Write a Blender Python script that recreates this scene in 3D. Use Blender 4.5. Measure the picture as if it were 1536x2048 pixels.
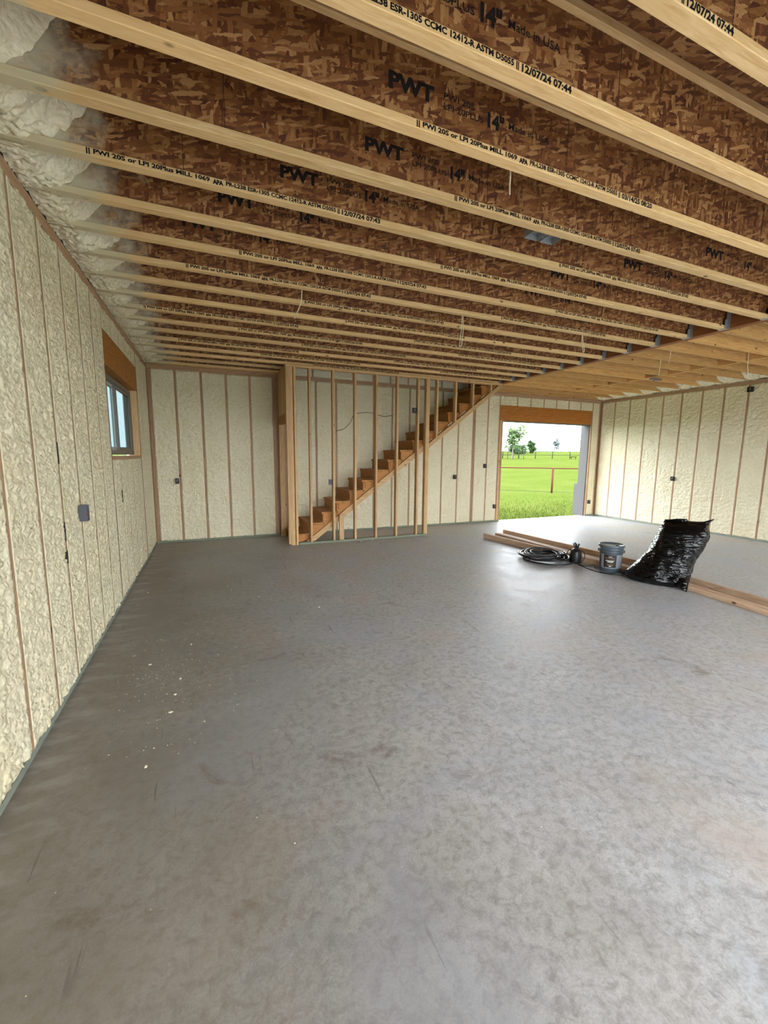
import bpy, bmesh, math, random
import numpy as np
from mathutils import Matrix, Vector

for o in list(bpy.data.objects): bpy.data.objects.remove(o)
SC = bpy.context.scene
COL = SC.collection
rnd = random.Random(7)
PI = math.pi

# ------------------------------------------------------------------ camera
F_PX, YAW, PITCH, ROLL, CAM_Z = 828.8316, 0.39845, 0.13449, 0.00853, 1.5589
fw = Vector((math.sin(YAW)*math.cos(PITCH), math.cos(YAW)*math.cos(PITCH), -math.sin(PITCH)))
rt = Vector((math.cos(YAW), -math.sin(YAW), 0)); up = rt.cross(fw)
r2 = rt*math.cos(ROLL)+up*math.sin(ROLL); u2 = -rt*math.sin(ROLL)+up*math.cos(ROLL)
cd = bpy.data.cameras.new('camera'); cam = bpy.data.objects.new('camera', cd); COL.objects.link(cam)
cd.sensor_fit = 'VERTICAL'; cd.sensor_height = 36; cd.sensor_width = 27; cd.lens = F_PX/2048*36
cd.clip_start = .02; cd.clip_end = 2000
cam.matrix_world = Matrix(((r2.x, u2.x, -fw.x, 0), (r2.y, u2.y, -fw.y, 0), (r2.z, u2.z, -fw.z, CAM_Z), (0, 0, 0, 1)))
SC.camera = cam

# ------------------------------------------------------------------ sky, exposure
wd = bpy.data.worlds.new('overcast_sky'); SC.world = wd; wd.use_nodes = True
bg = wd.node_tree.nodes['Background']
bg.inputs[0].default_value = (0.885, 0.955, 1.0, 1); bg.inputs[1].default_value = 1.9
SC.view_settings.view_transform = 'Standard'; SC.view_settings.look = 'None'
SC.view_settings.gamma = 1; SC.view_settings.use_curve_mapping = False
SC.view_settings.exposure = 2.55

# ------------------------------------------------------------------ dimensions (metres)
XL, XR, D, H = -0.8965, 9.6233, 8.1223, 3.05
YF = -1.3                      # front wall, behind the camera
BX1, BX2 = 5.6045, 5.7041      # laminated beam
JH = 0.356                     # joist depth
OC = 0.4064
YS = 7.13                      # front face of the framed stair wall

# ------------------------------------------------------------------ materials
MATS = {}
class NT:
    def __init__(s, name):
        m = bpy.data.materials.new(name); m.use_nodes = True; s.m = m; s.t = m.node_tree; MATS[name] = m
        s.b = s.t.nodes['Principled BSDF']
    def n(s, typ, **kw):
        nd = s.t.nodes.new(typ)
        for k, v in kw.items():
            if k.startswith('i_'): 
                key = k[2:]; key = int(key) if key.isdigit() else key.replace('_', ' ')
                nd.inputs[key].default_value = v
            else: setattr(nd, k, v)
        return nd
    def l(s, a, b): s.t.links.new(a, b)
    def coords(s, kind='Object', scale=(1, 1, 1), rot=(0, 0, 0), loc=(0, 0, 0), rand=False):
        tc = s.n('ShaderNodeTexCoord'); mp = s.n('ShaderNodeMapping')
        mp.inputs['Scale'].default_value = scale; mp.inputs['Rotation'].default_value = rot; mp.inputs['Location'].default_value = loc
        src = tc.outputs[kind]
        if rand:
            oi = s.n('ShaderNodeObjectInfo'); mu = s.n('ShaderNodeMath', operation='MULTIPLY', i_1=37.0)
            s.l(oi.outputs['Random'], mu.inputs[0]); va = s.n('ShaderNodeVectorMath', operation='ADD')
            s.l(src, va.inputs[0]); s.l(mu.outputs[0], va.inputs[1]); src = va.outputs[0]
        s.l(src, mp.inputs['Vector']); return mp.outputs[0]
    def noise(s, vec, scale, detail=4, rough=.55, dist=0):
        nd = s.n('ShaderNodeTexNoise'); nd.inputs['Scale'].default_value = scale; nd.inputs['Detail'].default_value = detail
        nd.inputs['Roughness'].default_value = rough; nd.inputs['Distortion'].default_value = dist
        s.l(vec, nd.inputs['Vector']); return nd.outputs['Fac']
    def ramp(s, fac, stops, interp='LINEAR'):
        r = s.n('ShaderNodeValToRGB'); r.color_ramp.interpolation = interp
        e = r.color_ramp.elements
        while len(e) < len(stops): e.new(.5)
        for el, (p, c) in zip(e, stops):
            el.position = p; el.color = c if len(c) == 4 else (*c, 1)
        s.l(fac, r.inputs[0]); return r.outputs[0]
    def mix(s, fac, a, b, blend='MIX'):
        m = s.n('ShaderNodeMix', data_type='RGBA', blend_type=blend)
        for i, v in ((0, fac), (6, a), (7, b)):
            if hasattr(v, 'is_linked') or hasattr(v, 'links'): s.l(v, m.inputs[i])
            else: m.inputs[i].default_value = v if i == 0 else ((*v, 1) if len(v) == 3 else v)
        return m.outputs[2]
    def math(s, op, a, b=0.0, clamp=False):
        m = s.n('ShaderNodeMath', operation=op, use_clamp=clamp)
        for i, v in ((0, a), (1, b)):
            if hasattr(v, 'links'): s.l(v, m.inputs[i])
            else: m.inputs[i].default_value = v
        return m.outputs[0]
    def bump(s, h, strength=.3, dist=.01):
        b = s.n('ShaderNodeBump'); b.inputs['Strength'].default_value = strength; b.inputs['Distance'].default_value = dist
        s.l(h, b.inputs['Height']); s.l(b.outputs[0], s.b.inputs['Normal'])
    def out(s, col=None, rough=.6, metal=0, spec=None):
        if col is not None:
            if hasattr(col, 'links'): s.l(col, s.b.inputs['Base Color'])
            else: s.b.inputs['Base Color'].default_value = (*col, 1)
        if hasattr(rough, 'links'): s.l(rough, s.b.inputs['Roughness'])
        else: s.b.inputs['Roughness'].default_value = rough
        s.b.inputs['Metallic'].default_value = metal
        if spec is not None: s.b.inputs['Specular IOR Level'].default_value = spec
        return s.m
def lin(r, g, b):
    f = lambda v: (v/255/12.92 if v/255 <= .04045 else ((v/255+.055)/1.055)**2.4)
    return (f(r), f(g), f(b))
def plain(name, c, rough=.6, metal=0, spec=None): return NT(name).out(c, rough, metal, spec)

def wood(name, light, dark, axis='z', rough=.65, knots=True, overspray=False, var=.25):
    s = NT(name)
    st = {'x': (.09, 1, 1), 'y': (1, .09, 1), 'z': (1, 1, .09)}[axis]
    v = s.coords('Object', st, rand=True)
    g = s.noise(v, 60, 5, .6, .6)
    g2 = s.noise(v, 14, 3, .5, 1.2)
    c = s.mix(s.ramp(g, [(.35, (0, 0, 0)), (.7, (1, 1, 1))]), light, dark)
    mid = tuple((a*.55+b*.45) for a, b in zip(light, dark))
    c = s.mix(s.ramp(g2, [(.42, (0, 0, 0)), (.66, (.75, .75, .75))]), c, mid)
    if knots:
        sk = {'x': (.55, 1, 1), 'y': (1, .55, 1), 'z': (1, 1, .55)}[axis]
        kv = s.coords('Object', sk, rand=True)
        vo = s.n('ShaderNodeTexVoronoi', i_Scale=6.0); s.l(kv, vo.inputs['Vector'])
        k = s.ramp(vo.outputs['Distance'], [(.055, (1, 1, 1)), (.1, (0, 0, 0))])
        c = s.mix(k, c, tuple(a*.28 for a in dark))
    oi = s.n('ShaderNodeObjectInfo')
    br = s.math('ADD', s.math('MULTIPLY', oi.outputs['Random'], var), 1-var/2)
    c = s.mix(1.0, c, s.combine(br), 'MULTIPLY')
    if overspray:
        w = s.coords('Object'); sx = s.n('ShaderNodeSeparateXYZ'); s.l(w, sx.inputs[0])
        nn = s.noise(s.coords('Object', rand=True), 9, 5, .6)
        a = s.math('SUBTRACT', s.math('ADD', .27, s.math('MULTIPLY', nn, .34)), sx.outputs[0])
        c = s.mix(s.math('MULTIPLY', s.math('MULTIPLY', a, 7, True), .8), c, lin(196, 190, 160))
    s.bump(g, .12, .004)
    return s.out(c, rough)
def _combine(s, v):
    c = s.n('ShaderNodeCombineColor'); 
    for i in range(3): s.l(v, c.inputs[i])
    return c.outputs[0]
NT.combine = _combine

def osb(name, overspray=False, dark=1.0, plane='xz'):
    s = NT(name)
    base = s.coords('Object', (1, 0, 1) if plane == 'xz' else (1, 1, 0), rand=True)
    wn = s.n('ShaderNodeTexNoise'); wn.inputs['Scale'].default_value = 60; wn.inputs['Detail'].default_value = 3
    s.l(base, wn.inputs['Vector'])
    wv = s.n('ShaderNodeVectorMath', operation='SCALE'); wv.inputs['Scale'].default_value = .014; s.l(wn.outputs['Color'], wv.inputs[0])
    ad = s.n('ShaderNodeVectorMath', operation='ADD'); s.l(base, ad.inputs[0]); s.l(wv.outputs[0], ad.inputs[1])
    stops = [(0, lin(58, 20, 8)), (.14, lin(88, 44, 18)), (.36, lin(116, 68, 30)), (.66, lin(148, 98, 50)), (1, lin(196, 150, 96))]
    stops = [(p, tuple(v*dark for v in c)) for p, c in stops]
    col = None; hts = None
    for i, (ang, sc) in enumerate(((.15, 8), (-.5, 10), (.95, 12), (-1.2, 11), (.55, 8), (-.2, 7), (1.5, 13), (.3, 14))):
        m0 = s.n('ShaderNodeMapping'); s.l(ad.outputs[0], m0.inputs['Vector'])
        mp = s.n('ShaderNodeMapping'); s.l(m0.outputs[0], mp.inputs['Vector'])
        m0.inputs['Rotation'].default_value = (0, ang, 0) if plane == 'xz' else (0, 0, ang)
        mp.inputs['Scale'].default_value = (sc, 1, sc*4.4) if plane == 'xz' else (sc, sc*4.4, 1)
        mp.inputs['Location'].default_value = (i*3.7, i*1.3, i*5.1)
        vo = s.n('ShaderNodeTexVoronoi', i_Scale=1.0); s.l(mp.outputs[0], vo.inputs['Vector'])
        sp = s.n('ShaderNodeSeparateColor'); s.l(vo.outputs['Color'], sp.inputs[0])
        fine = s.n('ShaderNodeMapping'); s.l(mp.outputs[0], fine.inputs['Vector']); fine.inputs['Scale'].default_value = (1, 8, 8)
        gr = s.noise(fine.outputs[0], 2.2, 3, .6)
        val = s.math('ADD', s.math('MULTIPLY', sp.outputs[0], .85), s.math('MULTIPLY', s.math('SUBTRACT', gr, .5), .75), True)
        val = s.math('ADD', val, .08)
        c = s.ramp(val, stops)
        if col is None: col, hts = c, val
        else:
            msk = s.math('GREATER_THAN', sp.outputs[1], .56)
            col = s.mix(msk, col, c)
            mh = s.n('ShaderNodeMix'); s.l(msk, mh.inputs[0]); s.l(hts, mh.inputs[2]); s.l(val, mh.inputs[3]); hts = mh.outputs[0]
    big = s.noise(base, 2.3, 3, .5)
    col = s.mix(s.ramp(big, [(.4, (0, 0, 0)), (.75, (.3, .3, .3))]), col, tuple(v*dark for v in lin(104, 56, 24)))
    if overspray:
        w = s.coords('Object'); sx = s.n('ShaderNodeSeparateXYZ'); s.l(w, sx.inputs[0])
        nn = s.noise(s.coords('Object', rand=True), 7, 5, .62)
        a = s.math('SUBTRACT', s.math('ADD', .12, s.math('MULTIPLY', nn, .78)), sx.outputs[0])
        col = s.mix(s.math('MULTIPLY', s.math('MULTIPLY', a, 3.6, True), .85), col, lin(205, 198, 172))
    s.bump(hts, .35, .004)
    return s.out(col, .62)

def foam_mat():
    s = NT('spray_foam')
    v = s.coords('Object', rand=True)
    big = s.noise(v, 2.2, 3, .5); fine = s.noise(v, 45, 4, .6, .8)
    c = s.mix(s.ramp(big, [(.3, (0, 0, 0)), (.7, (1, 1, 1))]), lin(240, 231, 204), lin(234, 222, 187))
    c = s.mix(s.ramp(fine, [(.42, (.4, .4, .4)), (.58, (0, 0, 0))]), c, lin(214, 203, 170))
    vo = s.n('ShaderNodeTexVoronoi', feature='SMOOTH_F1', i_Scale=38.0, i_Smoothness=.35)
    wn = s.n('ShaderNodeTexNoise'); wn.inputs['Scale'].default_value = 16; s.l(v, wn.inputs['Vector'])
    wv = s.n('ShaderNodeVectorMath', operation='SCALE'); wv.inputs['Scale'].default_value = .05; s.l(wn.outputs['Color'], wv.inputs[0])
    ad = s.n('ShaderNodeVectorMath', operation='ADD'); s.l(v, ad.inputs[0]); s.l(wv.outputs[0], ad.inputs[1]); s.l(ad.outputs[0], vo.inputs['Vector'])
    h = s.math('ADD', s.math('MULTIPLY', vo.outputs['Distance'], -1.0), s.math('MULTIPLY', fine, .35))
    s.bump(h, .6, .016)
    return s.out(c, .36, spec=.5)

def concrete():
    s = NT('concrete_floor')
    v = s.coords('Object')
    big = s.noise(v, .55, 4, .55, .3); mid = s.noise(v, 3.2, 9, .78, .6); fine = s.noise(v, 22, 8, .75, .4)
    tiny = s.noise(v, 120, 3, .6)
    c = s.mix(s.ramp(mid, [(.3, (0, 0, 0)), (.72, (1, 1, 1))]), lin(180, 180, 181), lin(208, 209, 211))
    c = s.mix(s.ramp(fine, [(.36, (.75, .75, .75)), (.55, (0, 0, 0))]), c, lin(142, 140, 138))
    c = s.mix(s.ramp(tiny, [(.4, (.25, .25, .25)), (.6, (0, 0, 0))]), c, lin(130, 128, 125))
    ti = s.noise(s.coords('Object', loc=(5, 8, 0)), .8, 6, .65, .6)
    c = s.mix(s.ramp(ti, [(.38, (.5, .5, .5)), (.5, (0, 0, 0))]), c, lin(172, 178, 192))
    c = s.mix(s.ramp(ti, [(.52, (0, 0, 0)), (.66, (.5, .5, .5))]), c, lin(186, 172, 164))
    # brownish film with ragged outline over the left hand side of the slab
    sx = s.n('ShaderNodeSeparateXYZ'); s.l(v, sx.inputs[0])
    f = s.math('SUBTRACT', s.math('ADD', .15, s.math('MULTIPLY', s.noise(v, .9, 6, .62, .4), 2.4)), s.math('ADD', sx.outputs[0], .0))
    c = s.mix(s.math('MULTIPLY', s.math('MULTIPLY', f, .5, True), .72), c, lin(116, 106, 92))
    # scattered brown and rusty stains
    st = s.noise(s.coords('Object', (1, 1.3, 1), loc=(3, 1, 0)), 1.9, 7, .7, .8)
    c = s.mix(s.ramp(st, [(.60, (0, 0, 0)), (.72, (.6, .6, .6))]), c, lin(112, 96, 80))
    ru = s.noise(s.coords('Object', loc=(9, 4, 0)), 3.1, 6, .72, .6)
    c = s.mix(s.ramp(ru, [(.63, (0, 0, 0)), (.75, (.45, .45, .45))]), c, lin(160, 122, 98))
    # trowel scratches
    for ang, sc in ((.4, 26), (-.7, 30), (1.3, 24)):
        w = s.coords('Object', (sc, sc*.06, 1), rot=(0, 0, ang))
        sn = s.noise(w, 1.0, 3, .6, .5)
        gate = s.noise(s.coords('Object', loc=(ang*5, 2, 0)), 2.8, 3, .5)
        sc_ = s.math('MULTIPLY', s.ramp(sn, [(.66, (0, 0, 0)), (.73, (1, 1, 1))]), s.ramp(gate, [(.5, (0, 0, 0)), (.62, (.7, .7, .7))]))
        c = s.mix(sc_, c, lin(88, 84, 80))
    # pale rings and chalky spots
    vo = s.n('ShaderNodeTexVoronoi', i_Scale=2.6); s.l(v, vo.inputs['Vector'])
    c = s.mix(s.ramp(vo.outputs['Distance'], [(.03, (.55, .55, .55)), (.05, (0, 0, 0))]), c, lin(196, 194, 186))
    # chalky overspray fanning out from the foot of the left wall
    e = s.math('SUBTRACT', 1.0, s.math('MULTIPLY', s.math('SUBTRACT', sx.outputs[0], XL+.03), 3.2), True)
    sp = s.noise(s.coords('Object', (1.2, 3.2, 1), rot=(0, 0, .5)), 2.6, 5, .6)
    c = s.mix(s.math('MULTIPLY', s.math('MULTIPLY', e, s.ramp(sp, [(.46, (0, 0, 0)), (.66, (1, 1, 1))])), .6), c, lin(186, 186, 186))
    r = s.ramp(mid, [(.3, (.36, .36, .36)), (.7, (.52, .52, .52))])
    rr = s.math('ADD', r, s.math('MULTIPLY', s.math('SUBTRACT', fine, .5), .25))
    s.bump(s.math('ADD', s.math('MULTIPLY', fine, .6), mid), .22, .01)
    return s.out(c, rr, spec=.33)

def grass_mat():
    s = NT('lawn_grass')
    v = s.coords('Object')
    a = s.noise(v, .35, 5, .6); b = s.noise(s.coords('Object', (1, 1, 1)), 9, 5, .7)
    c = s.mix(s.ramp(a, [(.35, (0, 0, 0)), (.65, (1, 1, 1))]), lin(70, 80, 33), lin(80, 87, 42))
    c = s.mix(s.ramp(b, [(.35, (.6, .6, .6)), (.6, (0, 0, 0))]), c, lin(54, 69, 22))
    s.bump(b, .5, .05)
    return s.out(c, .9, spec=.0)

M_FOAM = foam_mat()
M_STUD = wood('framing_wood_wall', lin(188, 152, 118), lin(150, 113, 84), 'z')
M_STUDH = wood('framing_wood_plate', lin(188, 153, 120), lin(150, 115, 86), 'x')
M_STUDHY = wood('framing_wood_plate_long', lin(188, 153, 120), lin(150, 115, 86), 'y')
M_PINE = wood('pine_stud', lin(222, 186, 138), lin(188, 144, 96), 'z')
M_PINEH = wood('pine_plate', lin(220, 184, 134), lin(186, 142, 92), 'x')
M_FLANGE = wood('joist_flange', lin(240, 206, 152), lin(212, 166, 106), 'x', overspray=True, var=.3)
M_LUMBER = wood('lumber_joist', lin(222, 178, 114), lin(184, 132, 70), 'x', var=.4)
M_BOARD = wood('floor_board', lin(226, 198, 168), lin(184, 144, 114), 'y', var=.3)
M_STAIR = wood('stair_wood', lin(196, 138, 76), lin(146, 92, 42), 'y', knots=False)
M_STRING = wood('stringer_wood', lin(200, 138, 72), lin(168, 106, 48), 'x', knots=False, var=.1)
M_LVL = wood('laminated_beam', lin(152, 92, 44), lin(116, 64, 28), 'y', knots=False, var=.05)
M_HEAD = wood('laminated_header', lin(190, 122, 44), lin(142, 82, 24), 'x', knots=False, var=.1)
M_HEADY = wood('laminated_header_long', lin(190, 126, 50), lin(132, 82, 30), 'y', knots=False, var=.1)
M_TREAT = wood('treated_wood', lin(146, 150, 128), lin(110, 120, 102), 'x', knots=False)
M_TREATY = wood('treated_wood_long', lin(150, 156, 142), lin(112, 122, 112), 'y', knots=False)
M_OSB = osb('strand_board_web', True)
M_SUB = osb('strand_board_deck', False, .9, 'xy')
M_CONC = concrete()
M_GRASS = grass_mat()
M_INK = plain('black_ink', (.012, .011, .012), .7, spec=.1)
M_INKW = plain('black_web_ink', (.022, .018, .016), .8, spec=.1)
M_BOX = plain('black_plastic_box', (.018, .018, .02), .45)
M_BOXB = plain('grey_plastic_box', lin(92, 94, 104), .45)
M_CAV = plain('dark_gap', lin(58, 42, 36), .9)
M_STEEL = plain('galvanised_steel', lin(164, 166, 168), .45, .6)
M_WIREW = plain('white_cable_sheath', lin(232, 222, 196), .5)
M_WIREB = plain('brown_cable_sheath', lin(120, 96, 62), .6)
M_COPPER = plain('copper_wire', lin(186, 112, 70), .35, 1)
M_RUB = plain('black_rubber', (.014, .014, .016), .32)
M_VINYL = plain('grey_vinyl', lin(118, 110, 100), .45)
M_VINYLW = plain('pale_vinyl', lin(196, 198, 196), .45)
M_TRIMW = plain('white_trim', lin(104, 102, 102), .6, spec=.1)
M_PALEP = plain('pale_pipe', lin(66, 74, 58), .8, spec=.1)
M_SIDING = plain('pale_siding', lin(206, 206, 204), .6)
M_FENCEB = plain('rusty_pipe', lin(84, 50, 36), .8, spec=.1)
M_FENCEG = plain('grey_pipe', lin(46, 54, 44), .8, spec=.1)
M_BARK = wood('bark', lin(120, 110, 96), lin(84, 74, 62), 'z', knots=False)
M_DARKIRON = plain('dark_iron', (.004, .004, .004), .8, spec=.0)
def leafm(name, c):
    s = NT(name); oi = s.noise(s.coords('Object'), 1.2, 3)
    s.b.inputs['Transmission Weight'].default_value = 0
    return s.out(s.mix(s.ramp(oi, [(.35, (0, 0, 0)), (.65, (1, 1, 1))]), c, tuple(v*.6 for v in c)), .7, spec=.2)
M_LEAF = leafm('tree_leaf', lin(82, 104, 56)); M_LEAF2 = leafm('bush_leaf', lin(58, 84, 40)); M_LEAF3 = leafm('hazed_leaf', lin(96, 110, 104))  # distance haze put into the far tree's leaf colour, sky glare into tree_leaf
def glass_mat():
    s = NT('window_glass'); t = s.t
    tr = t.nodes.new('ShaderNodeBsdfTransparent'); tr.inputs[0].default_value = (.27, .315, .322, 1)
    gl = t.nodes.new('ShaderNodeBsdfGlossy'); gl.inputs[1].default_value = .03; gl.inputs[0].default_value = (.9, .95, .95, 1)
    mx = t.nodes.new('ShaderNodeMixShader'); mx.inputs[0].default_value = .12
    s.l(tr.outputs[0], mx.inputs[1]); s.l(gl.outputs[0], mx.inputs[2])
    s.l(mx.outputs[0], t.nodes['Material Output'].inputs['Surface']); return s.m
M_GLASS = glass_mat()
def bag_mat():
    s = NT('black_bag_plastic')
    def ridge(vec, sc, k):
        n_ = s.noise(vec, sc, 2, .5, .9)
        r = s.math('SUBTRACT', 1.0, s.math('MULTIPLY', s.math('ABSOLUTE', s.math('SUBTRACT', n_, .5)), k), True)
        return s.math('POWER', r, 1.6)
    r1 = ridge(s.coords('Object', (1, 1, 3.4), rot=(.3, -.2, 0)), 3.6, 6.5)
    r2 = ridge(s.coords('Object', (1.2, 1.2, 3.0), rot=(-.5, .35, 0), loc=(2, 1, 4)), 7, 6)
    s.bump(s.math('ADD', r1, s.math('MULTIPLY', r2, .25)), .38, .022)
    return s.out((.003, .003, .0035), .13, spec=.32)
M_BAG = bag_mat()
M_BUCK = plain('grey_bucket_plastic', lin(84, 94, 104), .38)
M_BLID = plain('grey_lid_plastic', lin(100, 108, 116), .3)
M_LABG = plain('label_grey', lin(150, 152, 162), .5)
M_LABD = plain('label_dark_photo', lin(44, 36, 32), .5)
M_LABT = plain('label_tan', lin(120, 96, 74), .5)
M_LABW = plain('label_white_print', lin(228, 226, 220), .5)
M_CRUMB = plain('foam_crumb', lin(232, 228, 208), .7)

# ------------------------------------------------------------------ helpers
def link(o, parent=None):
    COL.objects.link(o)
    if parent is not None: o.parent = parent
    return o
def tag(o, label=None, cat=None, group=None, kind=None):
    if label: o['label'] = label
    if cat: o['category'] = cat
    if group: o['group'] = group
    if kind: o['kind'] = kind
    return o
def empty(name, loc=(0, 0, 0), rz=0):
    o = bpy.data.objects.new(name, None); o.location = loc; o.rotation_euler = (0, 0, rz); o.empty_display_size = .1
    return link(o)
def me_from(name, V, Fc, mat, smooth=False, mats=None, mi=None):
    m = bpy.data.meshes.new(name); m.from_pydata([tuple(map(float, v)) for v in V], [], [list(map(int, f)) for f in Fc])
    for x in (mats or [mat]): m.materials.append(x)
    if mi is not None: m.polygons.foreach_set('material_index', mi)
    if smooth: m.polygons.foreach_set('use_smooth', [True]*len(m.polygons))
    m.update(); return m
BOXF = [(0, 3, 2, 1), (4, 5, 6, 7), (0, 1, 5, 4), (1, 2, 6, 5), (2, 3, 7, 6), (3, 0, 4, 7)]
def boxv(a, b):
    (x0, y0, z0), (x1, y1, z1) = a, b
    return [(x0, y0, z0), (x1, y0, z0), (x1, y1, z0), (x0, y1, z0), (x0, y0, z1), (x1, y0, z1), (x1, y1, z1), (x0, y1, z1)]
class MB:
    def __init__(s): s.V, s.F, s.I = [], [], []
    def add(s, V, Fc, mi=0):
        o = len(s.V); s.V += list(V); s.F += [tuple(i+o for i in f) for f in Fc]; s.I += [mi]*len(Fc); return s
    def box(s, a, b, mi=0): return s.add(boxv(a, b), BOXF, mi)
    def prism(s, poly, y0, y1, mi=0):      # polygon in xz, extruded along y
        n = len(poly); V = [(x, y0, z) for x, z in poly]+[(x, y1, z) for x, z in poly]
        Fc = [tuple(range(n)), tuple(range(2*n-1, n-1, -1))]+[(i, i+n, (i+1) % n+n, (i+1) % n) for i in range(n)]
        return s.add(V, Fc, mi)
    def tube(s, pts, r, seg=6, mi=0, caps=True):
        P = [Vector(p) for p in pts]; n = len(P); V = []; rr = r if hasattr(r, '__len__') else [r]*n
        prev = None
        for i in range(n):
            t = (P[min(i+1, n-1)]-P[max(i-1, 0)]).normalized()
            a = prev if prev is not None else (Vector((0, 0, 1)) if abs(t.z) < .9 else Vector((1, 0, 0)))
            a = (a-t*a.dot(t)).normalized(); prev = a; b = t.cross(a)
            V += [tuple(P[i]+(a*math.cos(2*PI*k/seg)+b*math.sin(2*PI*k/seg))*rr[i]) for k in range(seg)]
        Fc = [(i*seg+k, i*seg+(k+1) % seg, (i+1)*seg+(k+1) % seg, (i+1)*seg+k) for i in range(n-1) for k in range(seg)]
        if caps: Fc += [tuple(range(seg-1, -1, -1)), tuple((n-1)*seg+k for k in range(seg))]
        return s.add(V, Fc, mi)
    def lathe(s, prof, seg=40, mi=0, c=(0, 0)):
        V = [(c[0]+r*math.cos(2*PI*k/seg), c[1]+r*math.sin(2*PI*k/seg), z) for r, z in prof for k in range(seg)]
        Fc = [(i*seg+k, i*seg+(k+1) % seg, (i+1)*seg+(k+1) % seg, (i+1)*seg+k) for i in range(len(prof)-1) for k in range(seg)]
        return s.add(V, Fc, mi)
    def mesh(s, name, mats, smooth=False):
        mats = mats if isinstance(mats, (list, tuple)) else [mats]
        return me_from(name, s.V, s.F, None, smooth, mats, s.I)
    def build(s, name, mats, parent=None, loc=(0, 0, 0), smooth=False, rot=(0, 0, 0)):
        o = bpy.data.objects.new(name, s.mesh(name, mats, smooth)); o.location = loc; o.rotation_euler = rot
        return link(o, parent)
BC = {}
def piece(name, size, loc, mat, parent=None, rot=(0, 0, 0), mesh_key=None):
    """a board: box size (sx,sy,sz), origin at its low corner's middle; mesh shared between equal boards"""
    k = (tuple(round(v, 4) for v in size), mat.name)
    if k not in BC:
        sx, sy, sz = size
        m = MB().box((-sx/2, -sy/2, 0), (sx/2, sy/2, sz)).mesh(name, mat)
        bm = bmesh.new(); bm.from_mesh(m); bmesh.ops.bevel(bm, geom=list(bm.edges), offset=min(.003, min(size)*.12), segments=1, affect='EDGES'); bm.to_mesh(m); bm.free()
        BC[k] = m
    o = bpy.data.objects.new(name, BC[k]); o.location = loc; o.rotation_euler = rot
    return link(o, parent)
def span(name, a, b, mat, parent=None):
    """axis-aligned board between two corners"""
    a, b = [min(p, q) for p, q in zip(a, b)], [max(p, q) for p, q in zip(a, b)]
    return piece(name, tuple(q-p for p, q in zip(a, b)), ((a[0]+b[0])/2, (a[1]+b[1])/2, a[2]), mat, parent)

# ---- numpy noise
def _h(ix, iy, s):
    n = (ix.astype(np.int64)*374761393+iy.astype(np.int64)*668265263+s*974634777) & 0x7fffffff
    n = ((n ^ (n >> 13))*1274126177) & 0x7fffffff
    return ((n ^ (n >> 16)) & 0xffff)/65535.0
def vnoise(x, y, s):
    ix, iy = np.floor(x), np.floor(y); fx, fy = x-ix, y-iy; fx = fx*fx*(3-2*fx); fy = fy*fy*(3-2*fy)
    a, b, c, d = _h(ix, iy, s), _h(ix+1, iy, s), _h(ix, iy+1, s), _h(ix+1, iy+1, s)
    return (a*(1-fx)+b*fx)*(1-fy)+(c*(1-fx)+d*fx)*fy
def fbm(x, y, s, o=4):
    r = 0; a = .5
    for i in range(o): r = r+a*vnoise(x, y, s+i*17); x, y, a = x*2.03, y*2.03, a*.5
    return r
def worley(x, y, s):
    ix, iy = np.floor(x), np.floor(y); best = np.full(x.shape, 9.)
    for dx in (-1, 0, 1):
        for dy in (-1, 0, 1):
            cx, cy = ix+dx, iy+dy
            px, py = cx+_h(cx, cy, s), cy+_h(cx, cy, s+5)
            best = np.minimum(best, (px-x)**2+(py-y)**2)
    return np.sqrt(best)
def foam_height(u, v, s, su=1.0):
    wx = fbm(u*9, v*9, s+90, 3)*.09; wy = fbm(u*9+7, v*9+3, s+91, 3)*.09
    a = worley((u+wx)*24/su, (v+wy)*28, s); b = worley((u+wx)*44/su, (v+wy)*46, s+3)
    a = 1-np.exp(-2.2*a*a); b = 1-np.exp(-2.0*b*b)
    return .012-.022*a-.009*b+.020*(fbm(u*5, v*4, s+8, 3)-.45)+.016*(fbm(u*16/su, v*20, s+12, 3)-.45)

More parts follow.
